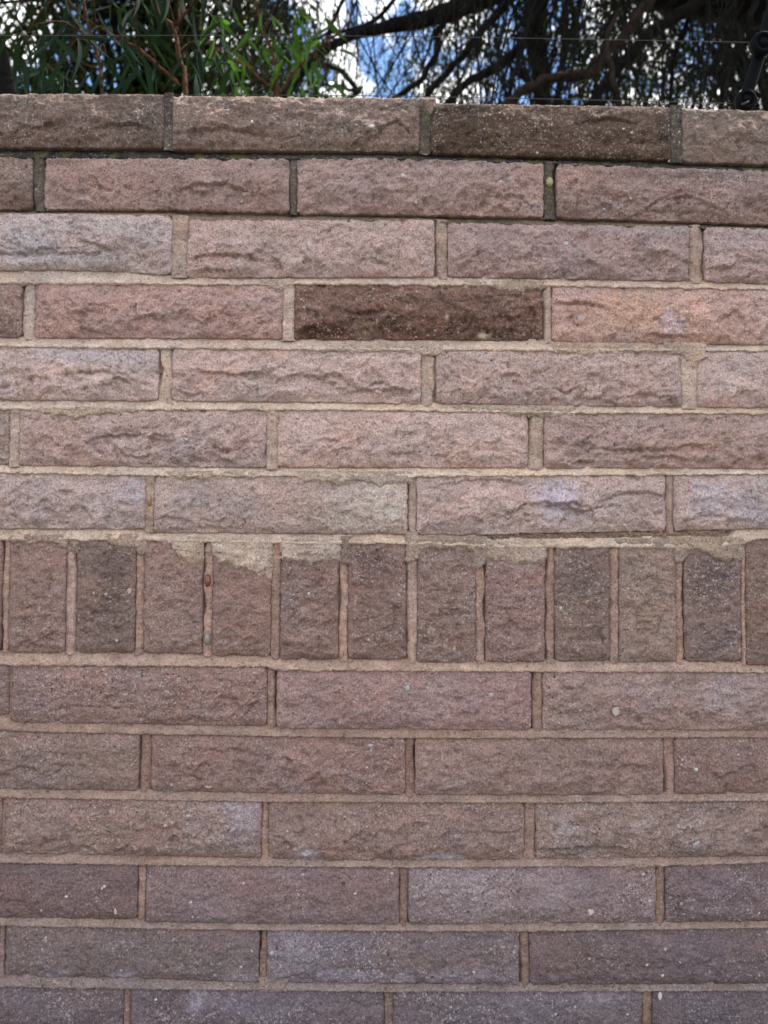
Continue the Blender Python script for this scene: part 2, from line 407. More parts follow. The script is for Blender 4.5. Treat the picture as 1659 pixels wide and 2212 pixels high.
PATCH = [
 (60,520,70,55,(176,172,176),.8),(250,490,90,22,(180,172,172),.7),(180,560,120,18,(165,160,160),.5),(330,500,35,30,(165,160,160),.5),
 (190,768,120,20,(180,174,182),.6),(640,500,200,30,(170,150,140),.4),
 (835,1085,58,52,(196,186,178),.8),(740,1120,60,25,(172,164,156),.5),(290,1065,40,30,(178,172,184),.6),
 (1195,1080,55,50,(188,180,194),.8),(1420,1080,60,60,(165,150,145),.3),(1540,1075,60,45,(180,172,182),.7),(1620,1100,40,40,(175,168,176),.5),
 (900,700,260,28,(92,68,50),.6),(700,718,90,16,(72,50,34),.8),(1050,720,110,14,(76,54,38),.7),(960,640,200,20,(122,104,92),.5),(780,722,14,8,(166,148,134),.4),(820,726,10,6,(160,142,130),.4),(1045,725,16,8,(190,176,164),.9),(965,690,6,10,(176,160,150),.7),
 (1250,680,40,50,(182,142,120),.6),(1380,690,90,45,(192,154,126),.7),(1350,640,70,25,(186,150,124),.6),(1450,700,30,35,(190,178,186),.6),(1500,730,90,12,(170,128,96),.6),
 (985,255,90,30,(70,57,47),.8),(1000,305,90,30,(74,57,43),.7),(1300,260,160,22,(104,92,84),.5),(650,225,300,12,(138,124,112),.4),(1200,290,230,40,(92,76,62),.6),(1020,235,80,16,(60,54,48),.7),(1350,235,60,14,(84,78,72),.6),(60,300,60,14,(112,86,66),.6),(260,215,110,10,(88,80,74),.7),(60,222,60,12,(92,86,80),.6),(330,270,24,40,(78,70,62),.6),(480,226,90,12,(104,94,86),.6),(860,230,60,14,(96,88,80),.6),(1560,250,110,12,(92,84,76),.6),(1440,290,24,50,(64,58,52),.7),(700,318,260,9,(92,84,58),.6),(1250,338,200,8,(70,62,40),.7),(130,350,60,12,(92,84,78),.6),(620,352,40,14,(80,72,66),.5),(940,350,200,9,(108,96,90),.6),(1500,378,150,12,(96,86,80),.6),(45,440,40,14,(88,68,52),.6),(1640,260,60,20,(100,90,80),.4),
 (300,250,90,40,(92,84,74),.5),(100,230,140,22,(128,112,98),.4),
 (1060,920,60,30,(176,160,156),.4),(650,960,60,40,(176,160,158),.4),(450,930,60,30,(170,156,154),.35),
 (450,1210,60,20,(150,130,115),.3),(250,1230,40,60,(88,76,70),.6),(230,1330,60,50,(98,80,72),.5),(1260,1250,60,60,(92,80,74),.6),(1540,1240,60,50,(86,78,76),.6),(1540,1390,50,30,(120,110,112),.4),
 (800,1230,50,50,(104,86,78),.4),(690,1225,40,40,(100,80,72),.4),(1390,1300,50,90,(144,126,108),.4),
 (1560,1490,60,50,(156,146,148),.6),(1480,1470,60,30,(132,118,104),.4),(650,1560,60,12,(150,136,136),.4),(1050,1480,120,60,(152,124,118),.35),
 (530,1765,40,60,(160,150,158),.65),(490,1735,40,20,(160,150,160),.5),(660,1850,30,25,(164,156,166),.7),(950,1855,60,12,(170,162,172),.8),(1210,1780,30,30,(160,152,154),.5),(1390,1780,30,20,(155,148,150),.4),
 (820,1620,60,30,(116,96,88),.4),(1230,1620,110,30,(120,108,98),.5),(1560,1740,60,25,(110,98,92),.5),
 (640,1705,30,12,(160,150,156),.6),(360,1705,30,10,(150,142,146),.5),
 (1040,1940,60,60,(150,140,146),.4),(1180,1920,60,50,(148,138,144),.4),
 (120,2112,30,20,(160,154,168),.7),(270,2112,40,16,(158,152,168),.7),(520,2112,40,12,(152,148,162),.6),(620,2050,60,60,(142,136,146),.5),(760,2110,80,20,(146,140,156),.6),
 (400,2070,160,40,(116,108,106),.5),(1010,2110,100,20,(140,134,148),.5),(425,2160,20,30,(150,146,164),.6),(1300,2150,60,20,(140,136,150),.5),(870,2120,20,25,(150,146,158),.5),
 (600,2040,7,9,(40,34,34),.9),(742,1905,5,5,(26,22,22),.9),(658,1880,6,4,(50,40,36),.7),
 (760,1095,110,50,(176,166,156),.5),(1090,1110,120,30,(166,150,142),.4),(1330,1110,90,40,(172,160,158),.4),(480,1960,120,40,(140,130,134),.3),(980,1910,110,60,(142,134,140),.5),(700,2060,110,60,(132,126,136),.5),(1500,2060,120,60,(112,104,112),.4),(250,1960,150,30,(126,110,104),.3),(200,1790,120,30,(140,124,110),.3),(1250,1820,60,40,(146,134,130),.35),(1570,1930,90,50,(118,108,114),.4),(560,2170,160,40,(126,120,130),.4),(1150,2160,140,40,(122,116,126),.4),(1100,1640,90,40,(146,124,112),.3),(420,1780,60,60,(146,134,132),.4),
 (170,1640,140,40,(120,106,92),.45),(350,1510,120,30,(122,98,88),.3),
]
def paint(X, Z, base, seed, strength=1.0):
    """colour over a brick face: base + slow mottling + the patches"""
    c = np.repeat(albedo(base)[None], len(X), 0)
    m = fbm(X * 14, Z * 20, seed + 3, 4)
    c *= (1 + 0.16 * m)[:, None]
    t = fbm(X * 9 + 5, Z * 14, seed + 9, 3)
    c *= 1 + np.stack([0.07 * t, -0.01 * t, -0.07 * t], -1)
    for (px, py, rx, ry, rgb, k) in PATCH:
        p = at(px, py, 0); ax = rx / 1412.0; az = ry / 1412.0
        if p.x + 2.2 * ax < X.min() or p.x - 2.2 * ax > X.max() or p.z + 2.2 * az < Z.min() or p.z - 2.2 * az > Z.max(): continue
        d = np.sqrt(((X - p.x) / ax) ** 2 + ((Z - p.z) / az) ** 2)
        big = 1.0 if rx > 10 else 0.15
        d = d + big * (0.5 * fbm(X * 45, Z * 45, int(px) + 3, 4) + 0.35 * noise(X * 160, Z * 160, int(py)))
        w = (0.95 if min(rgb) > 130 else 0.8) * k * (1 - sstep(0.35, 1.35, d))
        if min(rgb) > 130:       # salts sit in flecks and crusts
            w = w * (0.55 + 0.9 * sstep(-0.35, 0.35, fbm(X * 120, Z * 110, int(px) + 77, 4))); w = np.clip(w, 0, 1)
            rgb = tuple(np.array(rgb) + np.array([8, 5, -1]))
        c = c * (1 - w)[:, None] + albedo(rgb)[None] * w[:, None]
    return np.clip(c, 0.005, 0.85)

class Block:
    def __init__(s, xl, xr, ztop, zbot, seed, rough, scarp, base, soldier=False):
        s.xl, s.xr, s.ztop, s.zbot = xl, xr, ztop, zbot      # ztop, zbot: functions of world x
        s.seed, s.rough, s.base, s.soldier = seed, rough, base, soldier
        r = np.random.default_rng(seed)
        s.sc = []
        s.kind = int(r.choice([0, 1, 1, 2])) if not soldier else 0
        s.lump = (1.7, 0.8, 0.45)[s.kind]; scarp = scarp * (0.5, 1.15, 0.6)[s.kind]
        s.fx = r.uniform(0.7, 1.3); s.rough = rough = rough * r.uniform(0.9, 1.3)
        w = xr - xl
        for k in range(int(scarp)):
            c = xl + w * r.uniform(0.05, 0.95); hw = r.choice([r.uniform(0.010, 0.03), r.uniform(0.03, 0.08)])
            s.sc.append((c, hw, r.beta(1.3, 2.4) * 0.8 + 0.03, r.uniform(-0.5, 0.9), r.uniform(0.003, 0.0075), r.integers(1, 9999)))
    def height(s, X, Z):
        zt = s.ztop(X); zb = s.zbot(X)
        d = np.minimum(np.minimum(X - s.xl, s.xr - X), np.minimum(zt - Z, Z - zb))
        d = np.maximum(d, 0)
        e = 1 - np.exp(-d / 0.0055)
        eb = 1 - np.exp(-np.maximum(Z - zb, 0) / 0.006)
        h = 0.0022 * e + (0.0038 if not s.soldier else 0.003) * e * sstep(0.0, 0.5, (zt - Z) / (zt - zb + 1e-6)) * eb
        rg = s.rough
        u = fbm(X * 16, Z * 24, s.seed, 3)
        h = h + e * rg * 0.0030 * u
        wx_ = X + 0.006 * fbm(X * 50, Z * 50, s.seed + 31, 4, .6); wz_ = Z + 0.005 * fbm(X * 50, Z * 50, s.seed + 32, 4, .6)
        low = 0.45 + 0.75 * (1 - sstep(0.25, 0.7, (Z - zb) / (zt - zb + 1e-6)))
        h = h + e * rg * low * (0.0042 * facets(wx_, wz_, 0.038 * s.fx, 0.024 * s.fx, s.seed + 33) + 0.0021 * facets(wx_, wz_, 0.013, 0.010, s.seed + 40))
        h = h + e * rg * 0.0011 * ridged(X * 34 * s.fx + 0.5 * u, Z * 42 * s.fx + 0.6 * u, s.seed + 5, 3) + e * 0.0022 * s.lump * (0.5 + 0.5 * rg) * fbm(X * 52 * s.fx, Z * 56 * s.fx, s.seed + 4, 3) + e * 0.0013 * (0.5 + 0.5 * rg) * fbm(X * 85, Z * 95, s.seed + 6, 3)
        # terraces: flakes broken off the face
        tn = fbm(X * 36, Z * 50, s.seed + 8, 3)
        h = h + e * rg * (0.0006, 0.0013, 0.0004)[s.kind] * (np.floor(tn * 4) + sstep(0.55, 1.0, tn * 4 - np.floor(tn * 4))) * 0.6
        h = h + e * 0.0016 * fbm(X * 150, Z * 160, s.seed + 11, 3) - e * 0.0022 * sstep(0.42, 0.75, noise(X * 105, Z * 110, s.seed + 14)) * (0.4 + 0.6 * rg)
        h = h + e * 0.0007 * noise(X * 330, Z * 330, s.seed + 12)
        chip = sstep(0.25, 0.6, fbm(X * 32, Z * 32, s.seed + 15, 3)) * np.exp(-d / 0.006)
        h = h - 0.0045 * chip * (0.5 + 0.5 * rg)
        for (c, hw, zf, bow, dep, sd) in s.sc:
            uu = (X - c) / hw
            zl = zb + (zt - zb) * zf + 0.012 * bow * (1 - uu * uu) * 2 + 0.0065 * fbm(X * 45, X * 0 + sd, sd, 5, .6)
            q = (zl - Z)
            win = np.clip(1 - uu * uu, 0, 1) ** 0.7
            h = h - e * dep * rg * win * sstep(0.0, 0.0022, q) * np.exp(-np.maximum(q, 0) / 0.0085)
            h = h + e * 0.35 * dep * rg * win * np.exp(-np.maximum(-q, 0) / 0.006) * (q <= 0.0018)
        return h
    def build(s, parent, step):
        nx = max(8, int((s.xr - s.xl) / step)); zc = float(s.ztop(np.array([(s.xl + s.xr) / 2]))[0] - s.zbot(np.array([(s.xl + s.xr) / 2]))[0])
        nz = max(6, int(zc / step))
        # finer towards the edges
        def ax(n):
            t = np.linspace(0, 1, n + 1); return t
        U, W = np.meshgrid(ax(nx), ax(nz))
        X = s.xl + (s.xr - s.xl) * U
        zt = s.ztop(X); zb = s.zbot(X)
        Z = zb + (zt - zb) * W
        # ragged outline and rounded corners
        edge = (U <= 0) | (U >= 1) | (W <= 0) | (W >= 1)
        H = s.height(X, Z)
        cr = 0.005 + 0.004 * (s.seed % 5) / 4
        dx = np.minimum(X - s.xl, s.xr - X); dz = np.minimum(zt - Z, Z - zb)
        inx = np.clip(cr - dx, 0, cr); inz = np.clip(cr - dz, 0, cr)
        rr = np.sqrt(inx ** 2 + inz ** 2) + 1e-9
        k = np.where(rr > cr, cr / rr, 1.0)
        X2 = np.where(dx < cr, np.where(U < .5, s.xl + cr - inx * k, s.xr - cr + inx * k), X)
        Z2 = np.where(dz < cr, np.where(W < .5, zb + cr - inz * k, zt - cr + inz * k), Z)
        wob = 0.0021
        fade = np.exp(-np.minimum(dx, dz) / 0.005)
        X2 = X2 + wob * fade * fbm(X * 70, Z * 70, s.seed + 21, 4, .65); Z2 = Z2 + wob * fade * fbm(X * 70, Z * 70 + 9, s.seed + 22, 4, .65)
        Yf = -H
        n1 = nx + 1
        V = np.stack([X2, Yf, Z2], -1).reshape(-1, 3)
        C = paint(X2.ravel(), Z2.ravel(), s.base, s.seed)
        i = np.arange(nz)[:, None] * n1 + np.arange(nx)[None]
        F = np.stack([i, i + 1, i + n1 + 1, i + n1], -1).reshape(-1, 4)
        # sides back to full depth
        ring = np.concatenate([np.arange(nx), nx + n1 * np.arange(nz), (nz * n1 + nx) - np.arange(nx), nz * n1 - n1 * np.arange(nz)])
        b = V[ring].copy(); b[:, 1] = 0.0 + 0.03; b1 = b.copy(); b2 = b.copy(); b2[:, 1] = DEEP
        nV = len(V); m = len(ring)
        V = np.concatenate([V, b1, b2, [[(s.xl + s.xr) / 2, DEEP, float(V[:, 2].mean())]]])
        C = np.concatenate([C, C[ring], C[ring], [C.mean(0)]])
        j = np.arange(m); j2 = (j + 1) % m
        F2 = np.stack([ring[j2], ring[j], nV + j, nV + j2], -1)
        F3 = np.stack([nV + j2, nV + j, nV + m + j, nV + m + j2], -1)
        jj = np.arange(0, m, 2); c0 = nV + 2 * m
        F4 = np.stack([nV + m + (jj + 1) % m, nV + m + jj, np.full(len(jj), c0), nV + m + (jj + 2) % m], -1)
        F4 = np.stack([nV + m + (jj + 2) % m, nV + m + (jj + 1) % m, nV + m + jj, np.full(len(jj), c0)], -1)
        o = mesh_np('brick', V, np.concatenate([F, F2, F3, F4]), M_BRICK, parent, col=C, smooth=True)
        return o

def line_fn(pts):
    """photo polyline -> world z as a function of world x (all on the wall face)"""
    P = [at(x, y, 0) for x, y in pts]
    xs = np.array([p.x for p in P]); zs = np.array([p.z for p in P])
    if len(P) > 2 and xs[-1] > 0.5:
        xs = np.concatenate([[-1.9], xs, [1.9]]); zs = np.concatenate([[zs[0] + 0.002], zs, [zs[-1] - 0.005]])
    return lambda X: np.interp(X, xs, zs)

wall = thing('block_wall', 'tall pink-brown split-face block wall with cream mortar and one course of upright blocks', 'wall', (0, 0, 0))
blocks = []; TOPS = []; BOTS = []; GAPS = []     # per course
mid_rough = [1.1,1.15,1.45,1.4,1.5,1.25,1.15,0.8,0.75,0.9,0.9,0.6,0.55,0.5]
scarps    = [2,3,6,5,7,4,5,0,1,3,3,1,0,0]
seed = 100
for ci, c in enumerate(COURSES):
    row = []
    if c is None:
        tops, bots = [], []
        sol = list(SOLD); a0 = SOLD[0]; 
        left = [(-110 - 146.5 * k, 3 - 146.5 * k + 9, 1168, 1413) for k in range(1, 14)]
        right = [(1611 + 146.5 * k, 1735 + 146.5 * k, 1165, 1432) for k in range(1, 14)]
        allb = left[::-1] + sol + right
        for k, (a, b, t, bo) in enumerate(allb):
            xa, xb = wx(a, 1300), wx(b, 1300)
            if xb < XL + .02 or xa > XR - .02: continue
            xa = max(xa, XL); xb = min(xb, XR)
            zt = at(829, t, 0).z; zb = at(829, bo, 0).z
            zt_f = (lambda v: (lambda X: np.full_like(np.asarray(X, float), v)))(zt); zb_f = (lambda v: (lambda X: np.full_like(np.asarray(X, float), v)))(zb)
            idx = k - len(left)
            base = BS[idx] if 0 <= idx < len(BS) else BS[(k * 5) % len(BS)]
            seed += 13
            row.append(Block(xa, xb, zt_f, zb_f, seed, 0.8, 0, base, True))
            tops.append(((xa + xb) / 2, zt)); bots.append(((xa + xb) / 2, zb))
        tx, tz = map(np.array, zip(*tops)); bx_, bz = map(np.array, zip(*bots))
        TOPS.append((lambda tx, tz: (lambda X: np.interp(X, tx, tz)))(tx, tz)); BOTS.append((lambda a, b: (lambda X: np.interp(X, a, b)))(bx_, bz))
    else:
        xs, tp, bt = c
        ym = (tp[0][1] + bt[0][1]) / 2
        T = line_fn(tp); B = line_fn(bt)
        TOPS.append(T); BOTS.append(B)
        w = [(wx(a, ym), wx(b, ym)) for a, b in xs]
        pitch = 0.402
        w = [(w[0][0] - k * pitch, w[0][0] - k * pitch + 0.385) for k in (3, 2, 1)] + w + [(w[-1][0] + k * pitch, w[-1][0] + k * pitch + 0.385) for k in (1, 2, 3)]
        for k, (a, b) in enumerate(w):
            if b < XL + .03 or a > XR - .03: continue
            a = max(a, XL); b = min(b, XR)
            idx = k - 3
            cols = BC[ci]
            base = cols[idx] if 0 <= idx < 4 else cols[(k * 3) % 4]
            seed += 13
            row.append(Block(a, b, T, B, seed, mid_rough[ci], scarps[ci], base))
    blocks.append(row)
# plain courses down to the soil
zc = at(829, 2275, 0).z - 0.0
k = 14
while zc > -0.06:
    zt, zb = zc, zc - 0.09
    T = (lambda v: (lambda X: v + 0 * np.asarray(X, float)))(zt); B = (lambda v: (lambda X: v + 0 * np.asarray(X, float)))(zb)
    TOPS.append(T); BOTS.append(B); row = []
    x = XL - (0.2 if k % 2 else 0.0)
    while x < XR:
        a, b = max(x, XL), min(x + 0.39, XR)
        if b - a > 0.04:
            seed += 13
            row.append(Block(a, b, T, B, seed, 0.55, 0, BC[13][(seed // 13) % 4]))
        x += 0.402
    blocks.append(row)
    zc -= 0.1; k += 1

for ci, row in enumerate(blocks):
    for b in row:
        inview = b.xr > -0.62 and b.xl < 0.62 and ci < 14
        b.build(wall, 0.0021 if inview else 0.006)

def surf(X, Z):
    """front relief of the blocks at any point; joints count as slightly sunk"""
    out = np.full(X.shape, -0.004)
    for row in blocks[:14]:
        for b in row:
            if b.xr < X.min() or b.xl > X.max(): continue
            m = (X > b.xl) & (X < b.xr)
            if not m.any(): continue
            zt = b.ztop(X); zb = b.zbot(X)
            m &= (Z < zt) & (Z > zb)
            if m.any(): out[m] = b.height(X[m], Z[m])
    return out

# core of the wall behind the joints
def box(x0, x1, y0, y1, z0, z1):
    V = np.array([(x, y, z) for z in (z0, z1) for y in (y0, y1) for x in (x0, x1)], float)
    F = np.array([(0, 1, 3, 2)[::-1], (4, 5, 7, 6), (0, 1, 5, 4), (2, 3, 7, 6)[::-1], (0, 2, 6, 4)[::-1], (1, 3, 7, 5)])
    return V, F
ztop_min = min(float(TOPS[0](np.array([x]))[0]) for x in np.linspace(XL, XR, 20))
V, F = box(XL + .01, XR - .01, 0.055, 0.175, -0.05, ztop_min - 0.012)
mesh_np('mortar_core', V, F, M_MORTAR, wall, col=np.repeat(albedo((128, 112, 100))[None], 8, 0))

# colour of the joints by course below which / in which they lie
BEDC = {0:(70,66,58),1:(128,114,92),2:(194,175,157),3:(199,180,161),4:(202,183,162),5:(204,185,162),6:(196,177,156),7:(172,148,130),8:(150,128,113),9:(152,131,117),10:(152,132,119),11:(143,126,115),12:(133,120,113),13:(120,108,103)}
PERC = {0:(98,90,80),1:(110,100,88),2:(170,151,136),3:(182,162,145),4:(186,166,147),5:(184,164,145),6:(170,150,133),7:(166,140,124),8:(146,122,108),9:(148,122,107),10:(148,122,107),11:(146,120,105),12:(130,108,96),13:(130,110,99)}

def joint_paint(X, Z, rgb, seed, moss=0.0, cut=None):
    rgb = np.array(rgb, float) + (np.array([5, 4, 3]) if moss == 0 else 0)
    c = np.repeat(albedo(rgb)[None], len(X), 0)
    m = fbm(X * 25, Z * 60, seed, 4)
    c *= (1 + 0.26 * m)[:, None]
    t = fbm(X * 7, Z * 7, seed + 4, 3)
    c *= 1 + np.stack([0.06 * t, 0 * t, -0.10 * t], -1)
    if moss > 0:
        w = moss * sstep(-0.45, 0.25, fbm(X * 6, Z * 12, seed + 5, 4))
        g = np.where((fbm(X * 30, Z * 30, seed + 6, 3) > 0.1)[:, None], albedo((84, 82, 48))[None], albedo((46, 46, 44))[None])
        c = c * (1 - w)[:, None] + g * w[:, None]
    br = sstep(-0.1, 0.6, fbm(X * 11, Z * 50, seed + 12, 4)) * 0.5
    c = c * (1 - br)[:, None] + (c * np.array([0.74, 0.68, 0.66])) * br[:, None]
    d = noise(X * 240, Z * 240, seed + 8) > 0.6
    c[d] *= 0.55
    return np.clip(c, .005, .85)

def bed_joint(ci, top_fn, bot_fn):
    fine = ci < 14
    nx = int((XR - XL) / (0.003 if fine else 0.012)); nt = 12 if fine else 5
    X, T = np.meshgrid(np.linspace(XL + .004, XR - .004, nx), np.linspace(0, 1, nt + 1))
    up = BOTS[ci](X) + 0.0025; lo = TOPS[ci + 1](X) - 0.0025
    rag = (0.0045 if 1 < ci < 8 else 0.002) * fbm(X * 40, T * 0 + ci, 50 + ci, 5, .65) + 0.002 * noise(X * 240, T * 0, 60 + ci)
    lo = lo - np.maximum(rag, -0.001)
    up = up - 0.0012 * noise(X * 40, T * 0, 80 + ci)
    Z = up + (lo - up) * T
    deep = 0.0085 + 0.002 * noise(X * 9, T * 0, 33 + ci)
    if ci in (0, 1): deep = deep + 0.006
    deep = deep * (0.5 if ci >= 8 else 0.75)
    Yc = deep * (1 - T) ** 1.6 - 0.0030 * sstep(0.35, 0.8, T) - 0.0015
    Yc = Yc + 0.0042 * sstep(0.93, 1.0, T)
    if ci in (0, 1): Yc = Yc + 0.004
    Yc = Yc - 0.0014 * fbm(X * 60, Z * 130, 70 + ci, 4) - 0.0005 * noise(X * 200, Z * 260, 71 + ci)
    # deep open crack under the seventh course
    if ci == 6:
        xa, xb = wx(1030, 1150), wx(1590, 1150)
        w = sstep(xa, xa + .03, X) * (1 - sstep(xb - .02, xb, X)) * (T < 0.36 + 0.10 * noise(X * 30, X * 0, 5)) * (T >= 0)
        Yc = Yc + 0.030 * w
    V = np.stack([X, Yc, Z], -1).reshape(-1, 3)
    i = np.arange(nt)[:, None] * nx + np.arange(nx - 1)[None]
    if ci == 6:
        open_ = (Yc > 0.02); i = i[~(open_[:-1, :-1] | open_[1:, 1:])]
    F = np.stack([i, i + 1, i + nx + 1, i + nx], -1).reshape(-1, 4)[:, ::-1]
    moss = {0: 0.95, 1: 0.7}.get(ci, 0.0)
    C = joint_paint(V[:, 0], V[:, 2], BEDC.get(ci, (140, 124, 114)), 90 + ci, moss)
    if ci == 1:      # cleaner mortar at the left half
        w = sstep(wx(500), wx(1000), V[:, 0]); cc = joint_paint(V[:, 0], V[:, 2], (150, 130, 112), 290, 0.25)
        C = cc * (1 - w)[:, None] + C * w[:, None]
    mesh_np('bed_joint', V, F, M_MORTAR, wall, col=C, smooth=True)
for ci in range(len(TOPS) - 1):
    bed_joint(ci, None, None)

def perpend(xa, xb, T, B, ci, style, seed, rgb):
    """style 0 flush and rough, 1 round bead, 2 bead with open gap on its left"""
    fine = xb > -0.62 and xa < 0.62 and ci < 14
    xm = np.array([(xa + xb) / 2])
    z1 = float(T(xm)[0]); z0 = float(B(xm)[0])
    nz = max(6, int((z1 - z0) / (0.002 if fine else 0.01))); nu = 12 if fine else 6
    U, Wt = np.meshgrid(np.linspace(0, 1, nu + 1), np.linspace(0, 1, nz + 1))
    Z = z0 - 0.003 + (z1 - z0 + 0.006) * Wt
    w = xb - xa
    if style == 0:
        Yc = -0.0012 - 0.0016 * np.sin(np.pi * U) - 0.0022 * fbm(U * w * 110, Z * 110, seed, 4) + 0.003 * (np.abs(U - .5) > .47)
        rg_ = 0.0016 * fbm(Z * 90, U * 0 + 2, seed + 2, 4); xa2, xb2 = xa - 0.0012 + rg_, xb + 0.0014 - rg_[::-1]
    else:
        side = 1 if (seed % 3) else -1
        Ud = U if side > 0 else 1 - U
        gap = sstep(-0.25, 0.35, fbm(Z * 14, Z * 0 + 3, seed, 3)) if style == 2 else 0 * Z
        g = 0.04 + (0.20 + 0.08 * noise(Z * 60, Z * 0 + 9, seed + 4)) * gap
        xc = g + (1 - g) / 2; hw = (1 - g) / 2 * (0.96 + 0.08 * noise(Z * 45, Z * 0, seed + 3))
        wobble = 0.05 * noise(Z * 25, Z * 0 + 3, seed)
        q = np.clip(1 - ((Ud - xc - wobble) / hw) ** 2, 0, 1)
        Yc = 0.0062 + 0.006 * gap * (Ud < g) - 0.0062 * q ** 0.35 - 0.0021 * fbm(U * w * 120, Z * 75, seed, 4) - 0.0012 * noise(U * 3, Z * 9, seed + 6)
        xa2, xb2 = xa - 0.001, xb + 0.001
    X = xa2 + (xb2 - xa2) * U
    V = np.stack([X, Yc, Z], -1).reshape(-1, 3)
    n1 = nu + 1
    i = np.arange(nz)[:, None] * n1 + np.arange(nu)[None]
    F = np.stack([i, i + 1, i + n1 + 1, i + n1], -1).reshape(-1, 4)
    C = joint_paint(V[:, 0], V[:, 2], rgb, seed, {0: 0.5, 1: 0.55}.get(ci, 0))
    mesh_np('perpend_joint', V, F, M_MORTAR, wall, col=C, smooth=True)
STY = {0: 0, 1: 2, 2: 0, 3: 0, 4: 0, 5: 0, 6: 1, 7: 2, 8: 2, 9: 2, 10: 1, 11: 1, 12: 2, 13: 1}
rs = np.random.default_rng(5)
for ci, row in enumerate(blocks):
    for a, b in zip(row[:-1], row[1:]):
        if b.xl - a.xr < 0.0015: continue
        seed += 7
        st = STY.get(ci, 1)
        if ci == 7: st = int(rs.choice([1, 2, 2]))
        if 2 <= ci <= 6: st = int(rs.choice([0, 2, 2]))
        rgb = np.array(PERC.get(ci, (132, 110, 98))) + rs.integers(-10, 11)
        T = a.ztop if not a.soldier else TOPS[7]; B = a.zbot if not a.soldier else BOTS[7]
        perpend(a.xr, b.xl, T, B, ci, st, seed, rgb)

# mortar slopped over the blocks: (x0, x1, y upper, lower edge polyline, colour)
SMEARS = [
 (345,440,1160,[(345,1170),(370,1178),(388,1205),(410,1216),(440,1212)],(188,172,152)),
 (462,588,1158,[(462,1200),(480,1216),(520,1226),(555,1240),(588,1252)],(196,182,166)),
 (606,735,1160,[(606,1205),(640,1214),(690,1214),(735,1210)],(192,178,162)),
 (895,1030,1160,[(895,1196),(930,1182),(960,1190),(1000,1180),(1030,1200)],(166,150,134)),
 (1046,1180,1168,[(1046,1204),(1080,1208),(1130,1218),(1160,1216),(1180,1205)],(184,168,150)),
 (1440,1606,1160,[(1440,1178),(1490,1182),(1530,1200),(1570,1214),(1606,1208)],(168,154,136)),
 (1330,1450,1164,[(1330,1182),(1380,1176),(1420,1184),(1450,1178)],(160,146,130)),
 (150,170,1160,[(150,1188),(160,1196),(170,1192)],(160,144,128)),
 (290,322,1160,[(290,1190),(305,1196),(322,1190)],(170,154,138)),
 (735,757,1160,[(735,1216),(745,1222),(757,1216)],(150,134,120)),
 (876,906,1150,[(876,1210),(890,1214),(906,1205)],(178,162,144)),
 (1018,1052,1160,[(1018,1222),(1035,1234),(1052,1210)],(160,146,132)),
 (1452,1482,1165,[(1452,1210),(1470,1222),(1482,1200)],(168,152,136)),
 (20,150,1155,[(20,1172),(60,1176),(100,1170),(150,1182)],(170,152,134)),
 (230,300,1155,[(230,1172),(260,1180),(300,1186)],(170,152,134)),
 (1438,1525,740,[(1438,760),(1475,772),(1495,800),(1525,772)],(184,166,146)),
 (560,640,605,[(560,614),(600,632),(620,626),(640,616)],(188,170,150)),
 (1000,1180,608,[(1000,620),(1060,622),(1120,630),(1180,624)],(176,160,140)),
 (1190,1420,740,[(1190,762),(1260,768),(1330,764),(1420,762)],(190,172,152)),
 (700,960,743,[(700,760),(760,764),(840,762),(960,768)],(190,174,156)),
 (360,560,1018,[(360,1030),(430,1036),(500,1030),(560,1036)],(182,166,146)),
 (640,890,1018,[(640,1036),(700,1046),(760,1038),(820,1050),(890,1042)],(184,170,152)),
 (60,300,876,[(60,890),(120,896),(160,908),(220,894),(300,892)],(188,170,148)),
 (905,940,212,[(905,232),(920,240),(930,246),(940,232)],(140,126,112)),
 (980,1240,876,[(980,892),(1060,890),(1140,900),(1240,898)],(188,172,150)),
 (560,620,2112,[(560,2138),(580,2146),(600,2142),(620,2134)],(150,138,130)),
 (1330,1420,1862,[(1330,1874),(1370,1880),(1400,1876),(1420,1872)],(150,134,122)),
]
for k, (x0, x1, yu, lo, rgb) in enumerate(SMEARS):
    a = at(x0, yu, 0); b = at(x1, yu, 0)
    lof = line_fn(lo); zmin = min(at(px, py, 0).z for px, py in lo) - 0.006
    st = 0.0016
    xs = np.arange(a.x - .004, b.x + .004, st); zs = np.arange(zmin, a.z + .002, st)
    X, Z = np.meshgrid(xs, zs)
    rag = 0.006 * fbm(X * 75, Z * 75, 500 + k, 5, .6)
    m = np.minimum(Z - lof(X) + rag, np.minimum(X - a.x + rag, b.x - X + rag))
    m = np.minimum(m, a.z - Z)
    S = surf(X.ravel(), Z.ravel()).reshape(X.shape)
    th = (0.0030 + 0.0012 * fbm(X * 60, Z * 60, 640 + k, 3)) * sstep(-0.0008, 0.0035, m) - 0.0016 * sstep(0.0006, -0.003, m)
    # fills hollows, follows ridges
    Ys = -(np.maximum(S, 0.001) + th + 0.0009 * fbm(X * 140, Z * 140, 600 + k, 3))
    keep = m > -0.0022
    V = np.stack([X, Ys, Z], -1).reshape(-1, 3); n1 = len(xs)
    i = (np.arange(len(zs) - 1)[:, None] * n1 + np.arange(n1 - 1)[None])
    q = keep[:-1, :-1] & keep[1:, :-1] & keep[:-1, 1:] & keep[1:, 1:]
    i = i[q]
    if not len(i): continue
    F = np.stack([i, i + 1, i + n1 + 1, i + n1], -1)
    used, inv = np.unique(F, return_inverse=True)
    V = V[used]; F = inv.reshape(F.shape)
    C = joint_paint(V[:, 0], V[:, 2], np.array(rgb) + np.array([2, -1, -2]), 700 + k)
    mesh_np('mortar_smear', V, F, M_SMEAR, wall, col=C, smooth=True)

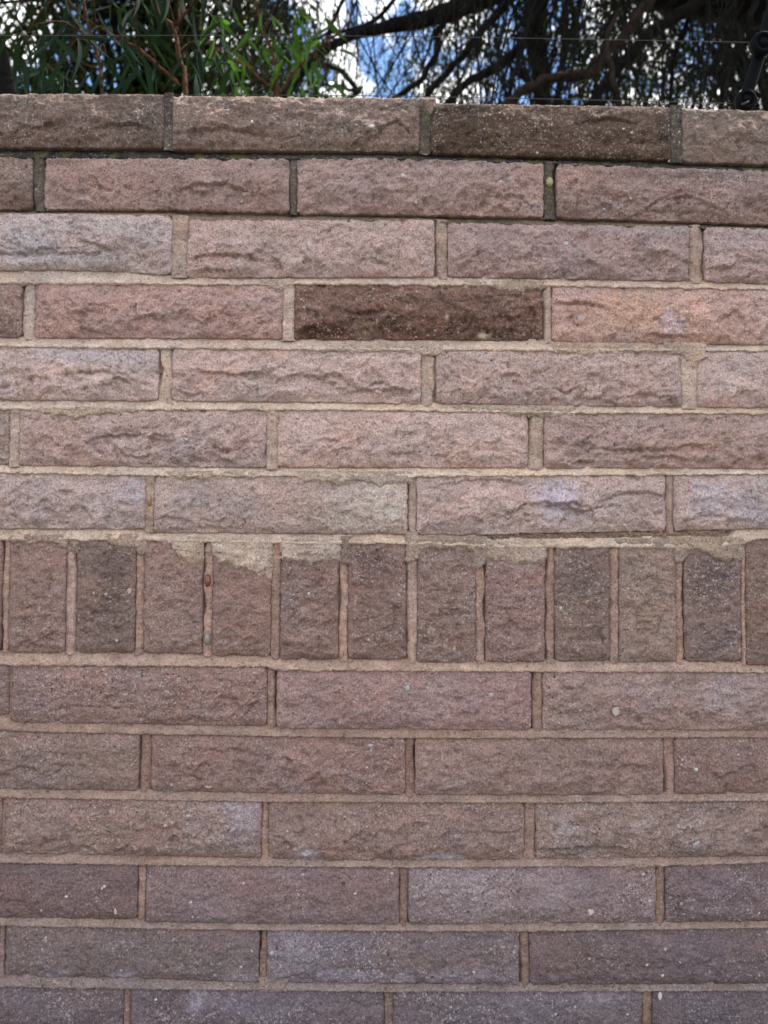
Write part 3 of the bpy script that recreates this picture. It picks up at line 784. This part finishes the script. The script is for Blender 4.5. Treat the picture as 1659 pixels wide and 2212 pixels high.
# pale stones of the aggregate that stand out on the block faces
def lump(rx, ry, rz, seed, n=7, m=5):
    th = np.linspace(0, 2 * np.pi, n, endpoint=False); ph = np.linspace(0.02, np.pi - 0.02, m)
    T, Pp = np.meshgrid(th, ph)
    r = 1 + 0.18 * noise(T * 1.3, Pp * 1.7, seed)
    V = np.stack([rx * r * np.sin(Pp) * np.cos(T), ry * r * np.sin(Pp) * np.sin(T), rz * r * np.cos(Pp)], -1).reshape(-1, 3)
    i = np.arange(m - 1)[:, None] * n + np.arange(n)[None]; j = np.arange(m - 1)[:, None] * n + (np.arange(n)[None] + 1) % n
    return V, np.stack([i, j, j + n, i + n], -1).reshape(-1, 4)
STONES = [(802,283,7,4),(770,272,6,5),(1328,1535,9,11),(1330,1568,7,6),(1503,1820,11,8),(1160,1800,5,9),(1275,1965,7,11),(800,1610,7,4),(252,1965,4,8),
 (870,383,5,6),(505,566,7,5),(632,567,7,7),(668,530,4,7),(1250,690,4,6),(480,965,7,5),(405,950,5,4),(1460,745,6,4),(452,1697,8,4),(358,1780,5,4),(880,1485,7,6),
 (280,1275,5,8),(310,1310,3,8),(855,1245,5,7),(980,1400,4,6),(1460,1390,6,4),(660,1840,8,8),(1600,1985,4,10),(412,1947,6,5),(1230,2130,6,4),(1360,2015,6,4),(1425,2150,5,9),
 (965,1380,5,5),(1060,1500,6,5),(1222,525,9,6),(1250,520,7,5),(1172,470,6,4),(1500,1660,5,4),(588,2055,5,5)]
rs = np.random.default_rng(77)
for k in range(210):
    STONES.append((rs.uniform(5, 1655), rs.uniform(250, 2200), rs.uniform(2.2, 4.2), rs.uniform(2.0, 4.0)))
protos = []
stone_m = []
for nm, c in (('pale_stone', (0.46, 0.44, 0.43)), ('grey_stone', (0.34, 0.34, 0.36)), ('buff_stone', (0.40, 0.33, 0.28))):
    mm, nt, bb = new_mat(nm); n_ = N(nt, 'ShaderNodeTexNoise', Scale=300.0, Detail=3.0)
    nt.links.new(ramp(nt, n_.outputs['Fac'], [(0.3, tuple(.8 * t for t in c)), (0.7, tuple(1.15 * t for t in c))]), bb.inputs['Base Color']); bb.inputs['Roughness'].default_value = 0.7
    stone_m.append(mm)
for s_ in range(6):
    V, F = lump(1, 0.8, 1, 900 + s_)
    me = bpy.data.meshes.new('aggregate_stone'); me.from_pydata(V.tolist(), [], F.tolist()); me.materials.append(stone_m[s_ % 3])
    me.polygons.foreach_set('use_smooth', np.ones(len(F), bool)); protos.append(me)
for k, (px, py, rx, ry) in enumerate(STONES):
    p = at(px, py, 0); X = np.array([p.x]); Z = np.array([p.z])
    h = float(surf(X, Z)[0])
    if h < 0.002: continue
    o = bpy.data.objects.new('aggregate_stone', protos[k % 6]); COL.objects.link(o)
    o.parent = wall; o.location = (p.x, -h + 0.0002, p.z); o.rotation_euler = (0, k * 1.3 if k > 40 else 0, 0)
    o.scale = (rx / 1412, 0.0016, ry / 1412)

# ------------------------------------------------------------------ small smooth lumps lodged in the joints
def joint_thing(px, py, w, h, c, label, name, cat, yy, slot=False, gloss=0.35):
    m, nt, b = new_mat('lump_' + str(int(px))); n_ = N(nt, 'ShaderNodeTexNoise', Scale=180.0, Detail=3.0)
    nt.links.new(ramp(nt, n_.outputs['Fac'], [(0.3, tuple(.7 * t for t in c)), (0.7, tuple(1.3 * t for t in c))]), b.inputs['Base Color']); b.inputs['Roughness'].default_value = gloss
    p = at(px, py, 0)
    V, F = lump(w / 1412, 0.0055, h / 1412, int(px), 14, 10)
    V += np.array([p.x, yy, p.z])
    o = mesh_np(name, V, F, m, None, smooth=True, origin=(p.x, yy, p.z)); tag(o, label, cat)
joint_thing(449, 1254, 7, 13, (0.16, 0.055, 0.025), 'glossy dark brown snail tucked high in the joint between two upright blocks', 'garden_snail', 'snail', -0.001, gloss=0.25)
joint_thing(448, 1380, 7, 13, (0.22, 0.19, 0.15), 'smooth grey oval pebble at the foot of the upright joint below the brown snail', 'pebble', 'pebble', -0.001)
joint_thing(323, 1080, 6, 13, (0.28, 0.17, 0.10), 'smooth tan oval pebble lodged in the joint just above the upright blocks', 'pebble', 'pebble', -0.002)
joint_thing(1187, 394, 8, 11, (0.28, 0.26, 0.13), 'olive yellow pebble lodged in the dark joint of the second course from the top', 'pebble', 'pebble', -0.001)

# ------------------------------------------------------------------ wire fence on the wall
fence = thing('wire_fence', 'two thin grey wires strung above the wall top from a dark leaning post', 'fence', tuple(at(1600, 225, 0.12)))
FY = 0.12
def part_tube(name, P, rad, mat, parent, sides=8):
    V, F = tube(P, rad, sides); return mesh_np(name, V, F, mat, parent, smooth=True)
for sgn in (0, 1):
    for k, (y0, y1, yl) in enumerate(((206, 214, 200), (77, 84, 70))):
        if sgn: continue
        P = [at(-1500, y0 - 6, FY), at(-600, y0 - 2, FY), at(0, y0, FY), at(800, y0 + 1, FY), at(1647 if k else 1609, y1 + (8 if k else 10), FY)]
        part_tube('fence_wire', smooth_path(P, 40), 0.0006, M_WIRE, fence, 6)
P0 = at(1606, 300, FY); P1 = at(1609, 223, FY); P2 = at(1647, 96, FY); P3 = at(1690, -60, FY)
part_tube('post', smooth_path([P0, P1, P2, P3], 14), 0.0105, M_POST, fence, 12)
def disc(px, py, r, yoff, name='wire_tensioner'):
    c = at(px, py, FY - 0.018)
    G = Geo()
    prof = [(0.0, .012), (.35, .012), (.38, .008), (.62, .008), (.66, .013), (.88, .013), (1.0, .006), (1.0, -.006), (.6, -.009), (0.0, -.009)]
    n = 28; th = np.arange(n) * 2 * np.pi / n
    V = np.array([[(c.x + r * max(q, .01) * math.cos(t), c.y - d, c.z + r * max(q, .01) * math.sin(t)) for t in th] for q, d in prof]).reshape(-1, 3)
    i = np.arange(len(prof) - 1)[:, None] * n + np.arange(n)[None]; j = np.arange(len(prof) - 1)[:, None] * n + (np.arange(n)[None] + 1) % n
    G.add(V, np.stack([i, j, j + n, i + n], -1).reshape(-1, 4))
    return G.build(name, M_POST, fence, smooth=False)
disc(1609, 220, 0.0175, 0); disc(1645, 97, 0.0195, 0)
V, F = tube([at(1602, 226, FY - .032), at(1618, 219, FY - .034)], 0.0018, 6); mesh_np('wire_clip', V, F, M_WIRE, fence, smooth=True)

# ------------------------------------------------------------------ trees
def px_branch(pts, Y, dias, n=None, wob=0.0, seed=0):
    """branch through photo positions at depths Y (number or list); dias in photo pixels at that depth"""
    Ys = np.broadcast_to(np.asarray(Y, float), (len(pts),))
    P = np.array([list(at(x, y, yy)) for (x, y), yy in zip(pts, Ys)])
    s = FPX / (Ys + 1.5) * 0.95
    n = n or len(pts) * 6
    Q = smooth_path(np.concatenate([P, (np.asarray(dias) / s / 2)[:, None]], 1), n)
    r = Q[:, 3]; Q = Q[:, :3]
    t = np.linspace(0, n / 6, n)
    for a in range(3): Q[:, a] += wob * noise(t * 1.3, t * 0 + a * 7, seed)
    r = r * (1 + 0.15 * noise(t * 2, t * 0 + 5, seed + 1))
    return Q, np.maximum(r, 0.0012)

weep = thing('weeping_tree', 'dark weeping tree whose heavy limb and hanging twigs reach over the wall from one side', 'tree', (3.3, 2.9, 0))
trunk = px_branch([(2350, 1700), (2280, 1000), (2180, 500), (2030, 130), (1850, -40), (1640, -78), (1460, -92), (1330, -170), (1150, -380)], 2.9,
                  [260, 235, 225, 215, 220, 235, 225, 170, 110], 60, 0.03, 3)
V, F = tube(trunk[0], trunk[1], 16); mesh_np('trunk', V, F, M_BARK, weep, smooth=True)
BR = [
 ([(1330,-170),(1200,-60),(1120,-30),(1030,5),(970,26),(922,40),(850,56),(761,77),(690,120),(620,203),(560,300)], 3.2, [60,50,44,40,40,36,30,20,16,14,10], M_BARK),
 ([(1200,-60),(1110,-10),(1066,41),(1030,79),(1001,118),(970,154),(941,182),(920,216),(880,300)], 3.1, [30,22,18,17,16,15,15,13,10], M_BARK),
 ([(1250,-90),(1180,-10),(1162,48),(1128,96),(1090,134),(1054,156),(1018,173),(982,204),(940,270)], 3.0, [30,24,22,21,21,19,18,16,12], M_BARK),
 ([(1000,-30),(946,67),(946,91),(929,144),(903,178),(864,204),(800,280)], 3.3, [14,14,14,13,13,11,8], M_BARK),
 ([(1230,-60),(1224,0),(1224,72),(1217,120),(1210,223),(1205,300)], 2.6, [9,9,9,8,7,6], M_BARK),
 ([(1215,-60),(1202,0),(1186,72),(1183,154),(1180,240)], 2.7, [8,7,6,5,4], M_BARK),
 ([(1165,-50),(1154,0),(1138,72),(1120,125),(1100,220)], 2.9, [18,17,15,10,7], M_BARK),
 ([(1440,-80),(1399,7),(1378,29),(1358,65),(1327,101),(1296,130),(1272,154),(1236,166),(1188,170),(1152,185),(1128,199),(1080,235),(1000,300)], 2.2, [26,24,22,20,20,24,26,23,21,22,20,16,10], M_BARKR),
 ([(1560,-60),(1500,10),(1440,48),(1392,84),(1356,125),(1332,149),(1306,182),(1282,211),(1240,280)], 2.6, [30,28,25,25,25,24,20,18,12], M_BARK),
 ([(1340,20),(1313,79),(1320,154),(1337,216),(1345,300)], 2.0, [8,9,10,9,7], M_BARKR),
 ([(1640,-40),(1616,48),(1592,96),(1574,138),(1562,180),(1558,228),(1550,300)], 2.4, [14,13,13,12,11,11,9], M_BARK),
 ([(1500,-20),(1480,60),(1455,120),(1450,200),(1440,280)], 3.0, [12,11,10,9,7], M_BARK),
 ([(780,-50),(720,40),(700,100),(640,160),(600,220)], 3.8, [10,9,8,7,5], M_BARK),
 ([(900,-60),(860,-10),(800,50),(720,70),(640,100),(540,110)], 3.9, [12,10,9,7,6,4], M_BARK),
]
for k, (pts, Y, d, mt) in enumerate(BR):
    Q, r = px_branch(pts, Y, d, len(pts) * 7, 0.012, 40 + k)
    V, F = tube(Q, r, 9); mesh_np('limb', V, F, mt, weep, smooth=True)

# hanging twigs with thin leaves
def leaf_quads(C, D, Wd, ln, wd):
    """flat kite leaves: centres C, directions D, side vectors Wd"""
    n = len(C); ln = np.broadcast_to(ln, n)[:, None]; wd = np.broadcast_to(wd, n)[:, None]
    V = np.stack([C, C + D * ln * .45 + Wd * wd * .5, C + D * ln, C + D * ln * .45 - Wd * wd * .5], 1).reshape(-1, 3)
    return V, np.arange(4 * n).reshape(-1, 4)
def unit(v): return v / (np.linalg.norm(v, axis=-1, keepdims=True) + 1e-9)
rt = np.random.default_rng(11)
TW = Geo(); LF = Geo()
def twig(p, d, ln, r0, leaves, sag=0.5, curl=None):
    n = 9; step = ln / n; P = [p]; v = d.copy()
    side = rt.normal(0, 0.13, 3) if curl is None else curl
    for q in range(n):
        v = unit(v + np.array([0, 0, -sag * 0.25]) + side * 0.5 + rt.normal(0, 0.05, 3)); P.append(P[-1] + v * step)
    P = np.array(P); V, F = tube(P, np.linspace(r0, r0 * 0.35, n + 1), 4, cap=False); TW.add(V, F)
    if leaves:
        t = rt.uniform(0.1, 1, leaves); i = np.minimum((t * n).astype(int), n - 1); f = (t * n - i)[:, None]
        C = P[i] * (1 - f) + P[i + 1] * f
        D = unit(unit(P[i + 1] - P[i]) + rt.normal(0, 0.45, (leaves, 3))); Wd = unit(np.cross(D, rt.normal(0, 1, (leaves, 3))))
        V, F = leaf_quads(C, D, Wd, rt.uniform(.02, .05, leaves), rt.uniform(.0025, .006, leaves)); LF.add(V, F)
    return P
def density_x(px):   # how thickly twigs hang, by place across the tree
    return np.interp(px, [420, 560, 740, 800, 900, 960, 1200, 1700, 2100], [.25, .6, .55, .16, .2, .85, .9, .9, .8])
cnt = 0
while cnt < 620:
    px = rt.uniform(420, 2000)
    if rt.random() > density_x(px): continue
    cnt += 1
    py = rt.uniform(-320, 120); Y = rt.uniform(2.0, 4.6)
    p = np.array(list(at(px, py, Y)))
    lean = rt.normal(-0.35, 0.3)
    if px < 900: lean = rt.normal(-0.1, 0.45)
    ln = rt.uniform(0.5, 1.3)
    P = twig(p, unit(np.array([lean, rt.normal(0, .25), -1.0])), ln, rt.uniform(.0018, .005), int(14 * (0.3 if 740 < px < 930 else 1)))
    for s_ in range(rt.integers(2, 5)):
        q = P[rt.integers(2, 8)]
        twig(q, unit(np.array([lean + rt.normal(0, .7), rt.normal(0, .5), -0.8])), ln * rt.uniform(.25, .5), .0014, 7)
SHADE_CLUMPS = []  # unseen leaf clumps above the view, added to shade the trees
ro = np.random.default_rng(404)
for k in range(430):
    SHADE_CLUMPS.append((ro.uniform(-2.6, 4.6), ro.uniform(1.6, 6.0), 0.0))
    yy_ = SHADE_CLUMPS[-1][1]; SHADE_CLUMPS[-1] = (SHADE_CLUMPS[-1][0], yy_, 1.25 + 0.60 * (yy_ + 1.5) + 0.75 + ro.uniform(0, 2.2))
    if k % 4 == 0:
        e = np.array(SHADE_CLUMPS[-1]); V, F = tube(smooth_path([(1.6, 3.0, 3.9), (e + np.array([1.6, 3.0, 4.6])) / 2 + np.array([0, 0, .3]), e], 9), np.linspace(.05, .008, 9), 6); TW.add(V, F)
TW.build('hanging_twigs', M_BARK, weep, smooth=True, kind='stuff')
LF.build('needle_leaves', M_DARKLEAF, weep, smooth=False, kind='stuff')

# dark trunk at the other end of the view
lt = thing('leaning_tree', 'black leaning trunk rising behind the far end of the wall top, opposite the fence post', 'tree', (-1.3, 2.6, 0))
q = px_branch([(120, 1700), (60, 900), (20, 420), (-22, 205), (-48, 100), (-95, -60), (-180, -420), (-260, -900)], 2.6, [150, 130, 120, 112, 105, 100, 80, 50], 50, 0.01, 9)
V, F = tube(q[0], q[1], 14); mesh_np('trunk', V, F, M_BARK, lt, smooth=True)

def crown(name, parent, centres, per, rad, size, mat, seed, flat=0.7):
    r = np.random.default_rng(seed); G = Geo()
    for c in centres:
        n = int(per * r.uniform(.6, 1.4)); k = r.normal(0, 1, (n, 3)) * rad * np.array([1, 1, flat]) * r.uniform(.6, 1.3)
        C = np.asarray(c)[None] + k
        D = unit(r.normal(0, 1, (n, 3)) + np.array([0, 0, -.6])); Wd = unit(np.cross(D, r.normal(0, 1, (n, 3))))
        s_ = r.uniform(.6, 1.4, n) * size
        V, F = leaf_quads(C, D, Wd, s_, s_ * .45); G.add(V, F)
    o = G.build(name, mat, parent, smooth=False, kind='stuff'); return o

crown('foliage', weep, SHADE_CLUMPS, 120, .26, .075, M_DARKLEAF, 405)  # overhead crown kept out of view, added to block sun and sky

def far_tree(px, Y, width, label, seed, cover, mat=M_FAR, size=.045, top=-700, low=330, name='garden_tree', bare=None, group=None):
    """a crown hung on forking limbs; px = where its trunk stands across the view"""
    r = np.random.default_rng(seed)
    base = at(px, 1100, Y); x0 = base.x
    t = thing(name, label, 'tree', (x0, Y, 0), group)
    zt = at(px, top, Y).z; zl = at(px, low, Y).z
    G = [(x0, Y, 0), (x0 + r.normal(0, .1), Y, zl * .6), (x0 + r.normal(0, .15), Y, zl), (x0 + r.normal(0, .25), Y, (zt + zl) / 2), (x0 + r.normal(0, .3), Y, zt * .95)]
    Q = smooth_path(G, 24); V, F = tube(Q, np.linspace(.13, .03, 24), 10); mesh_np('trunk', V, F, M_BARK, t, smooth=True)
    W = width; cs = []; br = Geo()
    for b in range(cover):
        c = np.array([x0 + r.uniform(-1, 1) * W, Y + r.uniform(-1, 1) * W * .5, r.uniform(zl, zt)])
        if bare is not None:
            pxx = 829.5 + (c[0]) / ((c[1] + 1.5)) * FPX * .93
            if bare[0] < pxx < bare[1] and r.random() < .9: continue
        cs.append(c)
        if b % 3 == 0:
            s_ = Q[int(r.integers(8, 22))]; m_ = (s_ + c) / 2 + np.array([0, 0, .15])
            V, F = tube(smooth_path([s_, m_, c], 8), np.linspace(.022, .005, 8), 5); br.add(V, F)
    br.build('limbs', M_BARK, t, kind='stuff')
    crown('foliage', t, cs, 95, .17, size, mat, seed + 1)
    return t
BARE = (660, 960)
far_tree(300, 5.5, 1.6, 'bushy green tree behind the hanging leaves and red stems', 31, 640, size=.05, bare=BARE)
far_tree(1150, 6.5, 1.25, 'yellow-green tree seen through the dark hanging twigs next to the bright sky gap', 32, 230, size=.05, bare=BARE)
far_tree(1700, 6.0, 1.5, 'olive green tree behind the fence post and tensioners', 33, 320, size=.05, bare=BARE)
far_tree(640, 9.0, 1.3, 'distant pale green tree low behind the bright lance leaves', 34, 90, size=.06, top=60, low=330, bare=(760, 900))

# ------------------------------------------------------------------ young gum just behind the wall: stems and long leaves, each leaf its own object
def leaf_mesh(name, L_, W_, bend, mat, seed):
    n = 9; t = np.linspace(0, 1, n)
    w = W_ * np.sin(np.pi * np.clip(t, 0.02, 1) ** .75) * (1 - .25 * t) * .5; w[-1] = .0004; w[0] = .0008
    x = bend * L_ * t ** 2; z = -L_ * t; y = .12 * L_ * np.sin(t * 2.5 + seed)
    V = np.concatenate([np.stack([x - w, y + w * .35, z], -1), np.stack([x, y, z], -1), np.stack([x + w, y + w * .35, z], -1)])
    i = np.arange(n - 1); F = np.concatenate([np.stack([i, i + 1, n + i + 1, n + i], -1), np.stack([n + i, n + i + 1, 2 * n + i + 1, 2 * n + i], -1)])
    me = bpy.data.meshes.new(name); me.from_pydata(V.tolist(), [], F.tolist()); me.materials.append(mat)
    me.polygons.foreach_set('use_smooth', np.ones(len(F), bool)); return me
def sapling(name, label, root_px, Y, stems, n_leaf, region, mat, seed, lsize=(.09, .14), wsize=(.012, .019), stem_mat=M_STEM):
    r = np.random.default_rng(seed)
    b = at(root_px, 1100, Y); t = thing(name, label, 'shrub', (b.x, Y, 0))
    nodes = []
    for pts, d in stems:
        Q, rr = px_branch(pts, Y, d, len(pts) * 6, .004, seed); V, F = tube(Q, rr, 7); mesh_np('stem', V, F, stem_mat, t, smooth=True); nodes.append(Q)
    protos = [leaf_mesh('leaf', r.uniform(*lsize), r.uniform(*wsize), r.uniform(-.3, .3), mat, k) for k in range(8)]
    allq = np.concatenate(nodes)
    for k in range(n_leaf):
        px = r.uniform(region[0], region[2]); py = r.uniform(region[1], region[3]); yy = Y + r.normal(0, .13)
        p = at(px, py, yy)
        o = bpy.data.objects.new('leaf', protos[k % 8]); COL.objects.link(o); o.parent = t
        o.location = Vector(p) - t.location
        o.rotation_euler = (r.normal(0, .45), r.normal(.05, .55), r.uniform(0, 6.28)); s_ = r.uniform(.75, 1.2); o.scale = (s_, s_, s_)
    # fine twiglets carrying the leaves
    G = Geo()
    for k in range(34):
        px = r.uniform(region[0], region[2]); py = r.uniform(region[1] - 40, region[3]); p = np.array(list(at(px, py, Y + r.normal(0, .08))))
        j = allq[np.argmin(np.linalg.norm(allq - p, axis=1))]
        V, F = tube(smooth_path([j, (j + p) / 2 + np.array([0, 0, .03]), p], 7), np.linspace(.0022, .001, 7), 5); G.add(V, F)
    G.build('twiglets', stem_mat, t, kind='stuff')
    return t
sapling('gum_sapling', 'young gum with long blue-green lance leaves and orange-brown stems close behind the wall', 402, 0.75,
  [([(430,1500),(412,700),(402,202),(392,144),(385,115),(378,55),(346,31),(320,-60),(300,-260)], [16,13,11,10,10,9,8,7,5]),
   ([(385,185),(370,166),(332,134),(296,104),(250,80),(200,50),(170,30),(120,-40)], [8,8,8,7,6,6,5,4]),
   ([(260,1400),(235,500),(220,190),(210,120),(196,80),(180,0),(150,-160)], [13,11,8,8,7,6,4]),
   ([(378,55),(420,0),(450,-90)], [7,6,4])],
  150, (20, -90, 500, 165), M_GUM, 61, (.08, .125), (.009, .014))
sapling('leafy_shrub', 'shrub with bright green hanging leaves lit from behind, left of the sky gap', 620, 1.5,
  [([(640,1500),(620,600),(600,205),(590,120),(560,40),(540,-60)], [14,11,8,7,6,4]),
   ([(600,205),(660,130),(720,80),(760,40)], [7,6,5,3]), ([(600,205),(540,150),(470,110),(430,60)], [7,6,5,3])],
  90, (430, 10, 735, 185), M_LIT, 62, (.07, .12), (.013, .02))
